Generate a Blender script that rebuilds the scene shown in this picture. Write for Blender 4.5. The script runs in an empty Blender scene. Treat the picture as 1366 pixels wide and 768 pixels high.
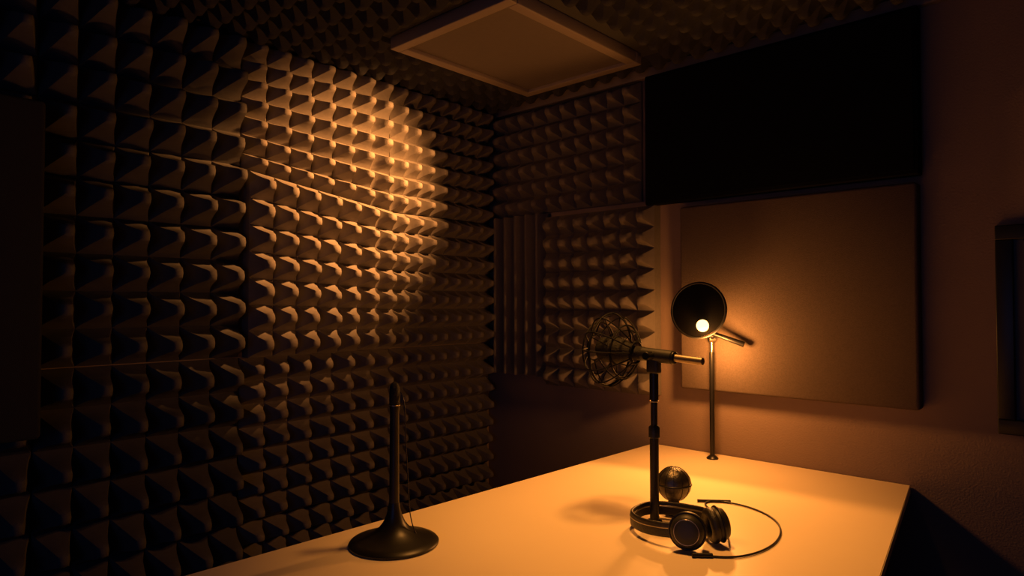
import bpy, bmesh, math, random
from mathutils import Vector, Matrix
random.seed(3)
scene=bpy.context.scene
V=Vector
# ------------------------------------------------------------------ materials
def mat(name,col,rough=.8,metal=0,noise=.0,scale=30,bump=0,bscale=200,emit=None,estr=0,spec=.5):
    m=bpy.data.materials.new(name); m.use_nodes=True
    nt=m.node_tree; n=nt.nodes; l=nt.links
    p=n['Principled BSDF']
    p.inputs['Base Color'].default_value=(*col,1)
    p.inputs['Roughness'].default_value=rough
    p.inputs['Metallic'].default_value=metal
    p.inputs['Specular IOR Level'].default_value=spec
    tc=n.new('ShaderNodeTexCoord')
    if noise>0:
        t=n.new('ShaderNodeTexNoise'); t.inputs['Scale'].default_value=scale; t.inputs['Detail'].default_value=5
        l.new(tc.outputs['Object'],t.inputs['Vector'])
        r=n.new('ShaderNodeMix'); r.data_type='RGBA'
        r.inputs['A'].default_value=(*[c*(1-noise) for c in col],1)
        r.inputs['B'].default_value=(*[min(1,c*(1+noise)) for c in col],1)
        l.new(t.outputs['Fac'],r.inputs['Factor']); l.new(r.outputs['Result'],p.inputs['Base Color'])
    if bump>0:
        t=n.new('ShaderNodeTexNoise'); t.inputs['Scale'].default_value=bscale; t.inputs['Detail'].default_value=3
        l.new(tc.outputs['Object'],t.inputs['Vector'])
        b=n.new('ShaderNodeBump'); b.inputs['Strength'].default_value=bump; b.inputs['Distance'].default_value=.004
        l.new(t.outputs['Fac'],b.inputs['Height']); l.new(b.outputs['Normal'],p.inputs['Normal'])
    if emit:
        p.inputs['Emission Color'].default_value=(*emit,1); p.inputs['Emission Strength'].default_value=estr
    return m
M_wall=mat('wall_paint',(.24,.175,.145),.85,noise=.08,scale=6,bump=.35,bscale=160)
M_wallx=mat('wall_acoustic_cloth',(.05,.05,.055),.9,noise=.1,scale=60,bump=.3)
M_ceil=mat('ceiling_paint',(.03,.03,.032),.9,noise=.1,bump=.2)
M_floor=mat('floor_carpet',(.03,.028,.03),.95,noise=.3,scale=80,bump=.6,bscale=300)
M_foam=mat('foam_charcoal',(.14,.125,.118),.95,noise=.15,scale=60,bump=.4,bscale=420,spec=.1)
M_foaml=mat('foam_charcoal_shaded',(.085,.080,.080),.95,noise=.15,scale=60,bump=.4,bscale=420,spec=.1)  # foam at the left end of the left wall, shade put into its colour
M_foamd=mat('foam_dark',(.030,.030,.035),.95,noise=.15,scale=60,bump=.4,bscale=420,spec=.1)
M_fab=mat('panel_fabric',(.12,.092,.078),.95,noise=.25,scale=220,bump=.8,bscale=500,spec=.1)
M_fabd=mat('panel_fabric_dark',(.025,.025,.03),.95,noise=.25,scale=220,bump=.8,bscale=500,spec=.1)
M_table=mat('table_laminate',(.88,.74,.54),.42,noise=.02,scale=8,bump=.03,bscale=120,spec=.25)
M_tedge=mat('table_edge',(.12,.10,.09),.6,noise=.1)
M_black=mat('black_metal',(.010,.010,.011),.38,.2,noise=.2,scale=40,spec=.45)
M_cage=mat('cage_satin_black',(.006,.006,.007),.65,0,noise=.2,scale=40,spec=.15)
M_blackm=mat('matte_black_plastic',(.012,.012,.013),.5,noise=.15,scale=50,bump=.1)
M_disc=mat('filter_cloth_black',(.003,.003,.004),.8,noise=.2,scale=200,spec=.12)
M_screen=mat('screen_black',(.0025,.0028,.005),.8,noise=.1,spec=.05)
M_chrome=mat('brushed_steel',(.40,.36,.32),.30,1,noise=.1,scale=90)
M_brass=mat('satin_nickel',(.38,.32,.25),.42,1,noise=.1,scale=60)
M_mesh=mat('grille_steel',(.12,.11,.10),.33,.9,noise=.3,scale=250,bump=.3,bscale=380)
M_meshb=mat('grille_black',(.012,.012,.012),.55,.1,noise=.6,scale=250,bump=.8,bscale=380,spec=.25)
M_lea=mat('leatherette',(.013,.012,.013),.45,noise=.2,scale=90,bump=.4,bscale=300)
M_frame=mat('light_panel_frame',(.20,.165,.15),.6,noise=.05)
M_diff=mat('light_panel_diffuser',(.10,.082,.078),.8,noise=.08,scale=50,bump=.2)
M_pic=mat('picture_print',(.13,.11,.10),.6,noise=.3,scale=9)
M_bulb=mat('bulb_glow',(1,.7,.4),.3,emit=(1,.46,.13),estr=6)
# ------------------------------------------------------------------ helpers
def link(ob,parent=None):
    scene.collection.objects.link(ob)
    if parent: ob.parent=parent
    return ob
def mk(name,verts,faces,m,parent=None,smooth=False,ang=None):
    me=bpy.data.meshes.new(name); me.from_pydata([tuple(v) for v in verts],[],faces); me.materials.append(m)
    if smooth: me.polygons.foreach_set('use_smooth',[True]*len(me.polygons))
    me.update()
    if ang: me.set_sharp_from_angle(angle=math.radians(ang))
    return link(bpy.data.objects.new(name,me),parent)
def empty(name,loc):
    e=bpy.data.objects.new(name,None); e.location=loc; e.empty_display_size=.05; link(e); return e
def box(name,lo,hi,m,parent=None,bev=0,seg=3):
    bm=bmesh.new(); bmesh.ops.create_cube(bm,size=1)
    lo=V(lo);hi=V(hi); c=(lo+hi)/2; s=hi-lo
    for v in bm.verts: v.co=V((v.co.x*s.x,v.co.y*s.y,v.co.z*s.z))+c
    if bev: bmesh.ops.bevel(bm,geom=bm.edges[:],offset=bev,segments=seg,profile=.5,affect='EDGES')
    me=bpy.data.meshes.new(name); bm.to_mesh(me); bm.free(); me.materials.append(m)
    if bev:
        for p in me.polygons: p.use_smooth=True
        me.set_sharp_from_angle(angle=math.radians(35))
    return link(bpy.data.objects.new(name,me),parent)
def basis(d):
    d=V(d).normalized(); a=V((0,0,1)) if abs(d.z)<.95 else V((1,0,0))
    x=a.cross(d).normalized(); y=d.cross(x); return x,y,d
def lathe(name,prof,m,parent=None,org=(0,0,0),axis=(0,0,1),seg=40,smooth=True):
    """prof: list of (radius, distance along axis)"""
    x,y,d=basis(axis); o=V(org); vs=[];fs=[]
    for r,h in prof:
        for i in range(seg):
            t=2*math.pi*i/seg
            vs.append(o+d*h+(x*math.cos(t)+y*math.sin(t))*max(r,1e-5))
    for k in range(len(prof)-1):
        for i in range(seg):
            j=(i+1)%seg
            fs.append((k*seg+i,k*seg+j,(k+1)*seg+j,(k+1)*seg+i))
    fs.append(tuple(range(seg))[::-1]); fs.append(tuple((len(prof)-1)*seg+i for i in range(seg)))
    return mk(name,vs,fs,m,parent,smooth,40)
def rod(name,a,b,r,m,parent=None,seg=20,r2=None):
    a=V(a);b=V(b);L=(b-a).length; r2=r if r2 is None else r2; e=min(r,r2)*.15
    return lathe(name,[(r-e,0),(r,e),(r2,L-e),(r2-e,L)],m,parent,a,b-a,seg)
def tube(name,pts,r,m,parent=None,cyc=False,res=8):
    cu=bpy.data.curves.new(name,'CURVE'); cu.dimensions='3D'; cu.bevel_depth=r; cu.bevel_resolution=4; cu.resolution_u=res
    s=cu.splines.new('NURBS'); s.points.add(len(pts)-1)
    for p,q in zip(s.points,pts): p.co=(*q,1)
    s.use_cyclic_u=cyc; s.use_endpoint_u=not cyc; s.order_u=4 if len(pts)>3 else len(pts)
    cu.use_fill_caps=True; cu.materials.append(m)
    ob=bpy.data.objects.new(name,cu)
    me=bpy.data.meshes.new_from_object(ob); ob2=bpy.data.objects.new(name,me)
    for p in me.polygons:p.use_smooth=True
    return link(ob2,parent)
def ring(name,c,axis,R,r,m,parent=None,n=48,k=10):
    x,y,d=basis(axis);c=V(c);vs=[];fs=[]
    for i in range(n):
        t=2*math.pi*i/n; rad=x*math.cos(t)+y*math.sin(t)
        for j in range(k):
            s=2*math.pi*j/k; vs.append(c+rad*(R+r*math.cos(s))+d*r*math.sin(s))
    for i in range(n):
        for j in range(k):
            i2=(i+1)%n;j2=(j+1)%k; fs.append((i*k+j,i2*k+j,i2*k+j2,i*k+j2))
    return mk(name,vs,fs,m,parent,True)
def ball(name,c,r,m,parent=None,sc=(1,1,1)):
    bm=bmesh.new(); bmesh.ops.create_uvsphere(bm,u_segments=36,v_segments=20,radius=r)
    for v in bm.verts: v.co=V((v.co.x*sc[0],v.co.y*sc[1],v.co.z*sc[2]))+V(c)
    me=bpy.data.meshes.new(name);bm.to_mesh(me);bm.free();me.materials.append(m)
    for p in me.polygons:p.use_smooth=True
    return link(bpy.data.objects.new(name,me),parent)
# ------------------------------------------------------------------ acoustic foam
LV=[(1.0,0.0),(.86,.12),(.66,.38),(.48,.68),(.35,.90),(.22,.975)]
def foam(name,org,U,W,N,w,h,nu,nv,base,depth,m,warp=None,skip=None):
    """slab of thickness base with nu x nv pyramids; U,W in-plane unit axes, N normal"""
    org=V(org);U=V(U);W=V(W);N=V(N); vs=[];fs=[]
    cu=w/nu;cv=h/nv
    def P(a,b,c):
        if warp: a,b,c=warp(a,b,c)
        return org+U*a+W*b+N*c
    flip=U.cross(W).dot(N)<0
    def F(t): fs.append(tuple(reversed(t)) if flip else tuple(t))
    if base>0:
        k=len(vs)
        for (a,b) in ((0,0),(w,0),(w,h),(0,h)):
            vs.append(P(a,b,0)); vs.append(P(a,b,base))
        F((0,2,3,1));F((2,4,5,3));F((4,6,7,5));F((6,0,1,7));F((0,6,4,2))
    for i in range(nu):
        for j in range(nv):
            cx=(i+.5)*cu;cy=(j+.5)*cv
            if skip and skip(cx,cy): continue
            k=len(vs); jt=random.uniform(.92,1.06); jx=random.uniform(-.03,.03)*cu; jy=random.uniform(-.03,.03)*cv
            for r,hh in LV:
                rd=1-.24*(1-r)
                for q,(sx,sy) in enumerate(((-1,-1),(0,-1),(1,-1),(1,0),(1,1),(0,1),(-1,1),(-1,0))):
                    f=rd if q%2==0 else 1
                    vs.append(P(cx+jx*hh+sx*r*f*cu/2,cy+jy*hh+sy*r*f*cv/2,base+depth*hh*(jt if hh>0 else 1)))
            vs.append(P(cx+jx,cy+jy,base+depth*jt))
            nl=len(LV)
            for L in range(nl-1):
                for q in range(8):
                    q2=(q+1)%8
                    F((k+L*8+q,k+L*8+q2,k+(L+1)*8+q2,k+(L+1)*8+q))
            for q in range(8): F((k+(nl-1)*8+q,k+(nl-1)*8+(q+1)%8,k+nl*8))
    return mk(name,vs,fs,m,None,True,48)
CH=2.40
# ------------------------------------------------------------------ room shell
RX,RY=3.6,-3.9
box('floor',(-.1,RY-.1,-.1),(RX+.1,.1,0),M_floor)
box('ceiling',(-.1,RY-.1,CH),(RX+.1,.1,CH+.1),M_ceil)
box('wall_left',(-.1,RY,0),(0,0,CH),M_wall)
box('wall_back',(-.1,0,0),(RX+.1,.1,CH),M_wall)
box('wall_right',(RX,RY,0),(RX+.1,0,CH),M_wallx)
box('wall_front',(-.1,RY-.1,0),(RX+.1,RY,CH),M_wallx)
box('baseboard_back',(.0,-.015,0),(RX,0,.09),M_tedge,bev=.003)
box('baseboard_right',(RX-.015,RY,0),(RX,-.015,.09),M_tedge,bev=.003)
box('trim_1',(0,-.03,CH-.045),(RX,0,CH),M_frame,bev=.004)
# left wall foam
X=(1,0,0);Y=(0,1,0);Z=(0,0,1)
def left(name,y0,y1,z0,z1,nu,nv,base,depth,m,warp=None):
    return foam(name,(.001,y0,z0),Y,Z,X,y1-y0,z1-z0,nu,nv,base,depth,m,warp)
yA0,yA1=-1.39,-.685
def warpA(a,b,c):
    t=1-a/(yA1-yA0)
    return a,b*(1+.13*t),c+.045*t
def warpU(a,b,c):
    t=1-a/(yA1-yA0); H=.60
    return a,b+(.085*t)*(1-b/H),c
left('acoustic_foam_panel',yA0,yA1,1.155,1.785,7,7,.05,.090,M_foam,warpA)
left('acoustic_foam_panel',yA1+.004,-.035,1.155,1.785,8,7,.03,.084,M_foam)
left('acoustic_foam_panel',yA0,yA1,1.79,2.39,7,7,.02,.090,M_foam,warpU)
left('acoustic_foam_panel',yA1+.004,-.035,1.79,2.39,8,7,.02,.084,M_foam)
for (z0,z1) in ((.0,.51),(.515,1.15)):
    nv=6 if z0==0 else 7
    left('acoustic_foam_panel',yA0,yA1,z0,z1,7,nv,.02,.090,M_foam)
    left('acoustic_foam_panel',yA1+.004,-.035,z0,z1,8,nv,.02,.084,M_foam)
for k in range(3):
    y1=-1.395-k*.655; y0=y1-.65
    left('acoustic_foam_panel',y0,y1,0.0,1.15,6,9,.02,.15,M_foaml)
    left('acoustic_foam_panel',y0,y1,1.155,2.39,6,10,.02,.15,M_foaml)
# flat padded panel at the far left of the left wall
box('padded_wall_panel',(.18,-2.75,.97),(.24,-2.07,1.95),M_fabd,bev=.012)
# back wall foam
foam('acoustic_foam_panel',(.07,-.001,1.815),X,Z,(0,-1,0),.90,.535,10,6,.015,.065,M_foam)
foam('acoustic_foam_panel',(.445,-.001,.965),X,Z,(0,-1,0),.61,.82,7,9,.05,.062,M_foam)
def ribs(name,x0,x1,z0,z1,n,base,depth,m):
    yb=-.001
    vs=[];fs=[];prof=[(x0,yb),(x0,-base)]
    w=(x1-x0)/n
    for i in range(n):
        for f,hh in ((.12,.2),(.42,.95),(.5,1),(.58,.95),(.88,.2),(1,0)):
            prof.append((x0+w*(i+f),-base-depth*hh))
    prof.append((x1,yb)); k=len(prof)
    for z in (z0,z1):
        for p in prof: vs.append((p[0],p[1],z))
    for i in range(k):
        j=(i+1)%k; fs.append((i,j,k+j,k+i))
    fs.append(tuple(range(k-1,-1,-1)));fs.append(tuple(range(k,2*k)))
    return mk(name,vs,fs,m)
ribs('acoustic_foam_panel',.07,.435,1.0,1.808,5,.02,.05,M_foam)
# ceiling foam with opening for light panel
PX0,PX1,PY0,PY1=.45,1.08,-1.0,-.19
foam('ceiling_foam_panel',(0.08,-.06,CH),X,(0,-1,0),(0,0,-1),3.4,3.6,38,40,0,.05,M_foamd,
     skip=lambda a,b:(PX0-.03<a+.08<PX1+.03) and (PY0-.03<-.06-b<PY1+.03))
lp=empty('ceiling_light_panel',((PX0+PX1)/2,(PY0+PY1)/2,CH))
def ch(ob,p):
    ob.parent=p; ob.matrix_parent_inverse=Matrix.Translation(-V(p.location)); return ob
b=.045
ch(box('diffuser',(PX0+b,PY0+b,CH-.035),(PX1-b,PY1-b,CH-.001),M_diff),lp)
for i,(lo,hi) in enumerate((((PX0,PY0),(PX1,PY0+b)),((PX0,PY1-b),(PX1,PY1)),((PX0,PY0+b),(PX0+b,PY1-b)),((PX1-b,PY0+b),(PX1,PY1-b)))):
    ch(box('frame_%d'%(i+1),(*lo,CH-.05),(*hi,CH-.001),M_frame,bev=.004),lp)
# ------------------------------------------------------------------ TV, fabric panel, picture frame
tv=empty('wall_television',(1.53,-.04,2.04))
ch(box('bezel',(1.02,-.07,1.785),(2.05,-.02,2.345),M_screen,bev=.006),tv)
ch(box('screen',(1.035,-.073,1.80),(2.035,-.069,2.33),M_screen),tv)
ch(box('wall_mount',(1.35,-.02,1.9),(1.7,0,2.2),M_black),tv)
box('fabric_absorber_panel',(1.18,-.062,1.01),(2.04,-.0005,1.762),M_fab,bev=.010)
pf=empty('picture_frame',(2.5,-.015,1.28))
fx0,fx1,fz0,fz1=2.243,2.75,.96,1.602; fb=.045
for i,(lo,hi) in enumerate((((fx0,fz0),(fx1,fz0+fb)),((fx0,fz1-fb),(fx1,fz1)),((fx0,fz0+fb),(fx0+fb,fz1-fb)),((fx1-fb,fz0+fb),(fx1,fz1-fb)))):
    ch(box('rail_%d'%(i+1),(lo[0],-.035,lo[1]),(hi[0],-.001,hi[1]),M_black,bev=.003),pf)
ch(box('print',(fx0+fb,-.012,fz0+fb),(fx1-fb,-.001,fz1-fb),M_pic),pf)
# ------------------------------------------------------------------ table
TZ=.75
tb=empty('studio_desk',(1.6,-1.1,0))
poly=[(1.013,-.003),(.972,-2.20),(2.31,-2.20),(1.998,-.003)]
def slab(name,poly,z0,z1,m,bev):
    bm=bmesh.new(); b0=[bm.verts.new((x,y,z0)) for x,y in poly]; b1=[bm.verts.new((x,y,z1)) for x,y in poly]; n=len(poly)
    bm.faces.new(b0[::-1]);bm.faces.new(b1)
    for i in range(n): bm.faces.new((b0[i],b0[(i+1)%n],b1[(i+1)%n],b1[i]))
    bmesh.ops.recalc_face_normals(bm,faces=bm.faces[:])
    bmesh.ops.bevel(bm,geom=bm.edges[:],offset=bev,segments=2,affect='EDGES')
    me=bpy.data.meshes.new(name);bm.to_mesh(me);bm.free();me.materials.append(m)
    return link(bpy.data.objects.new(name,me))
ch(slab('top',poly,TZ-.028,TZ,M_table,.002),tb)
for i,(x,y) in enumerate(((1.06,-.09),(1.03,-2.10),(2.20,-2.10),(1.92,-.09))):
    ch(box('leg_%d'%(i+1),(x-.025,y-.025,0),(x+.025,y+.025,TZ-.028),M_black,bev=.004),tb)
ch(box('apron_1',(1.085,-.10,TZ-.09),(1.895,-.08,TZ-.028),M_black),tb)
ch(box('apron_2',(1.055,-2.11,TZ-.09),(2.175,-2.09,TZ-.028),M_black),tb)
# ------------------------------------------------------------------ left desktop stand with slim mic
sx,sy=1.162,-1.512
s1=empty('tabletop_microphone_stand',(sx,sy,TZ))
pr=[(.108,0),(.113,.002),(.1135,.006),(.110,.010),(.095,.015),(.075,.021),(.055,.030),(.040,.040),(.028,.055),(.020,.073),(.0155,.09),(.0135,.105)]
ch(lathe('flared_base',pr,M_black,None,(sx,sy,TZ),seg=64),s1)
ch(lathe('shaft',[(.0128,.10),(.0122,.22),(.0118,.335),(.0130,.340),(.0130,.35)],M_black,None,(sx,sy,TZ)),s1)
ch(lathe('slim_microphone_head',[(.0120,.35),(.0138,.353),(.0138,.385),(.0125,.398),(.009,.406),(.004,.410)],M_meshb,None,(sx,sy,TZ)),s1)
ch(ring('collar',(sx,sy,TZ+.351),Z,.0130,.0015,M_chrome),s1)
ch(tube('wire',[(sx+.010,sy+.010,TZ+.385),(sx+.022,sy+.018,TZ+.37),(sx+.020,sy+.016,TZ+.28),(sx+.028,sy+.022,TZ+.18),(sx+.030,sy+.022,TZ+.10),(sx+.036,sy+.028,TZ+.045),(sx+.05,sy+.035,TZ+.022)],.0014,M_black),s1)
# ------------------------------------------------------------------ microphone in shock mount
mx,my=1.566,-.922
s2=empty('shock_mount_microphone',(mx,my,TZ))
ch(lathe('foot_flange',[(.021,0),(.022,.003),(.020,.008),(.013,.012),(.013,.02)],M_black,None,(mx,my,TZ)),s2)
ch(rod('lower_tube',(mx,my,TZ+.012),(mx,my,.995),.0125,M_black),s2)
ch(lathe('height_lock',[(.012,0),(.0155,.003),(.0155,.03),(.011,.036)],M_blackm,None,(mx,my,.985)),s2)
ch(rod('upper_tube',(mx,my,1.02),(mx,my,1.185),.0095,M_black),s2)
ch(rod('upper_sleeve',(mx,my,1.09),(mx,my,1.18),.0125,M_black),s2)
ch(ring('sleeve_ring',(mx,my,1.088),Z,.0115,.0018,M_chrome),s2)
A=V((1,-.02,-.06)).normalized()
J=V((mx,my,1.216))
ch(box('swivel_yoke',(mx-.018,my-.014,1.165),(mx+.018,my+.014,1.215),M_blackm,bev=.006),s2)
ch(rod('clamp_barrel',J-A*.045,J+A*.062,.019,M_blackm),s2)
ch(rod('thumb_screw',J+V((0,-.012,0)),J+V((.0,-.045,0)),.012,M_black),s2)
ch(rod('rear_shaft',J+A*.055,J+A*.150,.0105,M_brass),s2)
ch(ring('shaft_collar',J+A*.064,A,.014,.004,M_black),s2)
C=J-A*.135
ch(lathe('microphone_body',[(.006,-.055),(.024,-.052),(.034,-.042),(.039,-.022),(.039,.01),(.036,.03),(.028,.05),(.022,.062),(.019,.10)],M_meshb,None,C,A,40),s2)
ch(ring('microphone_band',C+A*.012,A,.0395,.003,M_cage),s2)
ch(ring('cage_ring_1',C-A*.012,A,.106,.0036,M_cage),s2)
ch(ring('cage_ring_2',C-A*.055,A,.078,.0026,M_cage),s2)
ch(ring('cage_ring_3',C+A*.040,A,.076,.0026,M_cage),s2)
ch(ring('cage_ring_4',C-A*.07,A,.038,.0022,M_cage),s2)
ch(ring('cage_ring_5',C+A*.075,A,.030,.004,M_cage),s2)
x_,y_,d_=basis(A)
for i in range(12):
    t=2*math.pi*i/12; rd=x_*math.cos(t)+y_*math.sin(t)
    ch(tube('cage_rib_%d'%(i+1),[C-A*.07+rd*.036,C-A*.062+rd*.062,C-A*.050+rd*.090,C-A*.012+rd*.118,C+A*.035+rd*.088,C+A*.06+rd*.055,C+A*.078+rd*.028],.0022,M_cage),s2)
for i in range(8):
    t=2*math.pi*(i+.5)/8; rd=x_*math.cos(t)+y_*math.sin(t)
    ch(rod('elastic_cord_%d'%(i+1),C+A*.0+rd*.038,C-A*.012+rd*.105,.0015,M_cage),s2)
# ------------------------------------------------------------------ globe microphone
gx,gy=1.563,-.810
g=empty('globe_microphone',(gx,gy,TZ))
ch(lathe('base',[(.028,0),(.029,.004),(.024,.010),(.017,.018),(.016,.042)],M_black,None,(gx,gy,TZ)),g)
ch(ball('grille',(gx,gy,TZ+.086),.049,M_mesh),g)
ch(ring('equator_band',(gx,gy,TZ+.086),Z,.0492,.0028,M_black),g)
for i in range(6):
    t=math.pi*i/6
    ch(ring('grille_wire_%d'%(i+1),(gx,gy,TZ+.086),(math.cos(t),math.sin(t),0),.0492,.0008,M_black),g)
# ------------------------------------------------------------------ headphones
h=empty('headphones',(1.7,-.98,TZ))
band=[(1.712,-1.052),(1.66,-1.062),(1.60,-1.050),(1.548,-1.010),(1.528,-.95),(1.535,-.898),(1.575,-.872),(1.63,-.864),(1.69,-.875),(1.728,-.92)]
def strap(name,pts,z0s,hw,th,m):
    n=len(pts)
    P=[V((p[0],p[1],z)) for p,z in zip(pts,z0s)]; out=[]
    for i in range(n-1):
        p0=P[max(i-1,0)];p1=P[i];p2=P[i+1];p3=P[min(i+2,n-1)]
        for k in range(8):
            t=k/8; out.append(.5*((2*p1)+(p2-p0)*t+(2*p0-5*p1+4*p2-p3)*t*t+(-p0+3*p1-3*p2+p3)*t**3))
    out.append(P[-1]); vs=[];fs=[];K=12
    for i,p in enumerate(out):
        tg=(out[min(i+1,len(out)-1)]-out[max(i-1,0)]).normalized(); sd=tg.cross(V((0,0,1))).normalized(); up=sd.cross(tg)
        for k in range(K):
            a=2*math.pi*k/K; vs.append(p+sd*th*math.copysign(abs(math.cos(a))**.6,math.cos(a))+up*hw*math.copysign(abs(math.sin(a))**.6,math.sin(a)))
    for i in range(len(out)-1):
        for k in range(K): fs.append((i*K+k,i*K+(k+1)%K,(i+1)*K+(k+1)%K,(i+1)*K+k))
    fs.append(tuple(range(K)));fs.append(tuple((len(out)-1)*K+k for k in range(K))[::-1])
    return mk(name,vs,fs,m,None,True)
zs=[.795,.79,.785,.782,.780,.780,.782,.785,.79,.795]
ch(strap('headband',band,zs,.019,.0050,M_lea),h)
ch(strap('headband_steel_strip',band,[z+.006 for z in zs],.0025,.0060,M_chrome),h)
for i,(c,ax) in enumerate((((1.732,-1.045,.798),(.35,-.93,.12)),((1.762,-.955,.798),(.62,.70,.15)))):
    c=V(c);ax=V(ax).normalized()
    ch(lathe('ear_cup_%d'%(i+1),[(.012,.030),(.026,.029),(.036,.024),(.041,.014),(.042,.004),(.040,-.002)],M_blackm,None,c,ax,44),h)
    ch(ring('cup_trim_%d'%(i+1),c+ax*.026,ax,.030,.0012,M_chrome),h)
    ch(ring('ear_cushion_%d'%(i+1),c-ax*.010,ax,.032,.0125,M_lea,k=16),h)
    ch(lathe('ear_pad_inner_%d'%(i+1),[(.028,-.004),(.028,-.009)],M_blackm,None,c,ax),h)
    ch(ring('yoke_%d'%(i+1),c+ax*.008,ax,.0435,.0028,M_black),h)
# cable
cz=TZ+.0035
ch(tube('cable',[(1.785,-.93,TZ+.02),(1.75,-.86,cz),(1.68,-.76,cz),(1.60,-.69,cz),(1.575,-.645,cz),(1.64,-.600,cz),(1.74,-.618,cz),(1.825,-.69,cz),(1.870,-.80,cz),(1.880,-.90,cz),(1.862,-.99,cz),(1.83,-1.035,cz),(1.79,-1.055,cz)],.0026,M_black),h)
ch(rod('jack_plug',(1.80,-1.050,TZ+.0058),(1.762,-1.082,TZ+.0058),.0056,M_black),h)
ch(rod('cable_joint',(1.56,-.66,TZ+.0045),(1.640,-.600,TZ+.0045),.0045,M_black),h)
# ------------------------------------------------------------------ pop-filter lamp
lx,ly=1.335,-.095
L=empty('pop_filter_lamp',(lx,ly,TZ))
ch(lathe('foot',[(.022,0),(.023,.004),(.018,.009),(.011,.014)],M_black,None,(lx,ly,TZ)),L)
ch(rod('pole',(lx,ly,TZ+.008),(lx,ly,1.17),.0095,M_black),L)
ch(rod('pole_tip',(lx,ly,1.165),(lx,ly,1.215),.0075,M_chrome),L)
ch(lathe('joint',[(.008,-.016),(.016,-.012),(.016,.012),(.008,.016)],M_chrome,None,(lx,ly,1.222),(.734,.679,0)),L)
jc=V((lx,ly,1.222))
ch(rod('cross_arm',jc+V((-.03,-.05,.040)),jc+V((.055,-.025,.010)),.006,M_black),L)
ch(rod('arm_handle',jc+V((.02,-.03,.022)),jc+V((.130,.005,-.018)),.0085,M_black,r2=.011),L)
ch(rod('arm_link',jc,jc+V((.02,-.035,.018)),.0085,M_black),L)
nrm=V((.13,-.98,.12)).normalized()
D=V((1.325,-.185,1.335))
ch(lathe('pop_filter_disc',[(.100,-.004),(.104,-.003),(.105,.003),(.100,.004)],M_disc,None,D,nrm,64),L)
ch(ring('disc_rim',D,nrm,.106,.0055,M_blackm,n=64),L)
B=D+nrm*.030+V((.028,0,-.062))
ch(lathe('bulb_socket',[(.016,0),(.017,.004),(.016,.014),(.012,.02)],M_brass,None,B-nrm*.030,nrm),L)
ch(ball('bulb',B,.023,M_bulb),L)
# ------------------------------------------------------------------ lights
def light(name,kind,loc,e,col,size=.03,target=None,ang=60,blend=.6):
    d=bpy.data.lights.new(name,kind); d.energy=e; d.color=col
    if kind=='AREA': d.size=size
    else: d.shadow_soft_size=size
    if kind=='SPOT': d.spot_size=math.radians(ang); d.spot_blend=blend
    o=bpy.data.objects.new(name,d); o.location=loc
    if target is not None: o.rotation_euler=(V(target)-V(loc)).to_track_quat('-Z','Y').to_euler()
    scene.collection.objects.link(o); return o
W=(1,.36,.07)
bl=B+nrm*.05+V((0,0,-.02))
light('bulb_light','SPOT',bl,15,W,.02,bl+nrm,174,.2)
light('wall_glow_fill','POINT',(1.385,-.205,1.190),11,W,.03)  # added fill for the glow on the back wall, no bulb stands here
light('foam_spot','SPOT',(.88,-.46,2.22),520,(1,.38,.09),.03,(0,-.93,1.84),66,1.0)
light('desk_downlight','SPOT',(1.50,-.95,2.33),90,(1,.385,.07),.08,(1.50,-1.00,.75),70,1.0)
w=bpy.data.worlds.new('world'); scene.world=w; w.use_nodes=True
w.node_tree.nodes['Background'].inputs[0].default_value=(.15,.3,1,1); w.node_tree.nodes['Background'].inputs[1].default_value=.02
light('cool_ambient','AREA',(2.3,-3.6,1.3),2.4,(.12,.32,1),1.2,(.3,-1.0,1.5))
# ------------------------------------------------------------------ camera
cam=bpy.data.cameras.new('camera'); cam.lens=23.27; cam.sensor_width=36; cam.clip_start=.02
co=bpy.data.objects.new('camera',cam); co.location=(2.536,-2.555,1.36)
co.rotation_euler=(math.radians(90+1.36),0,math.radians(42.78)); scene.collection.objects.link(co); scene.camera=co
scene.view_settings.view_transform='Standard'
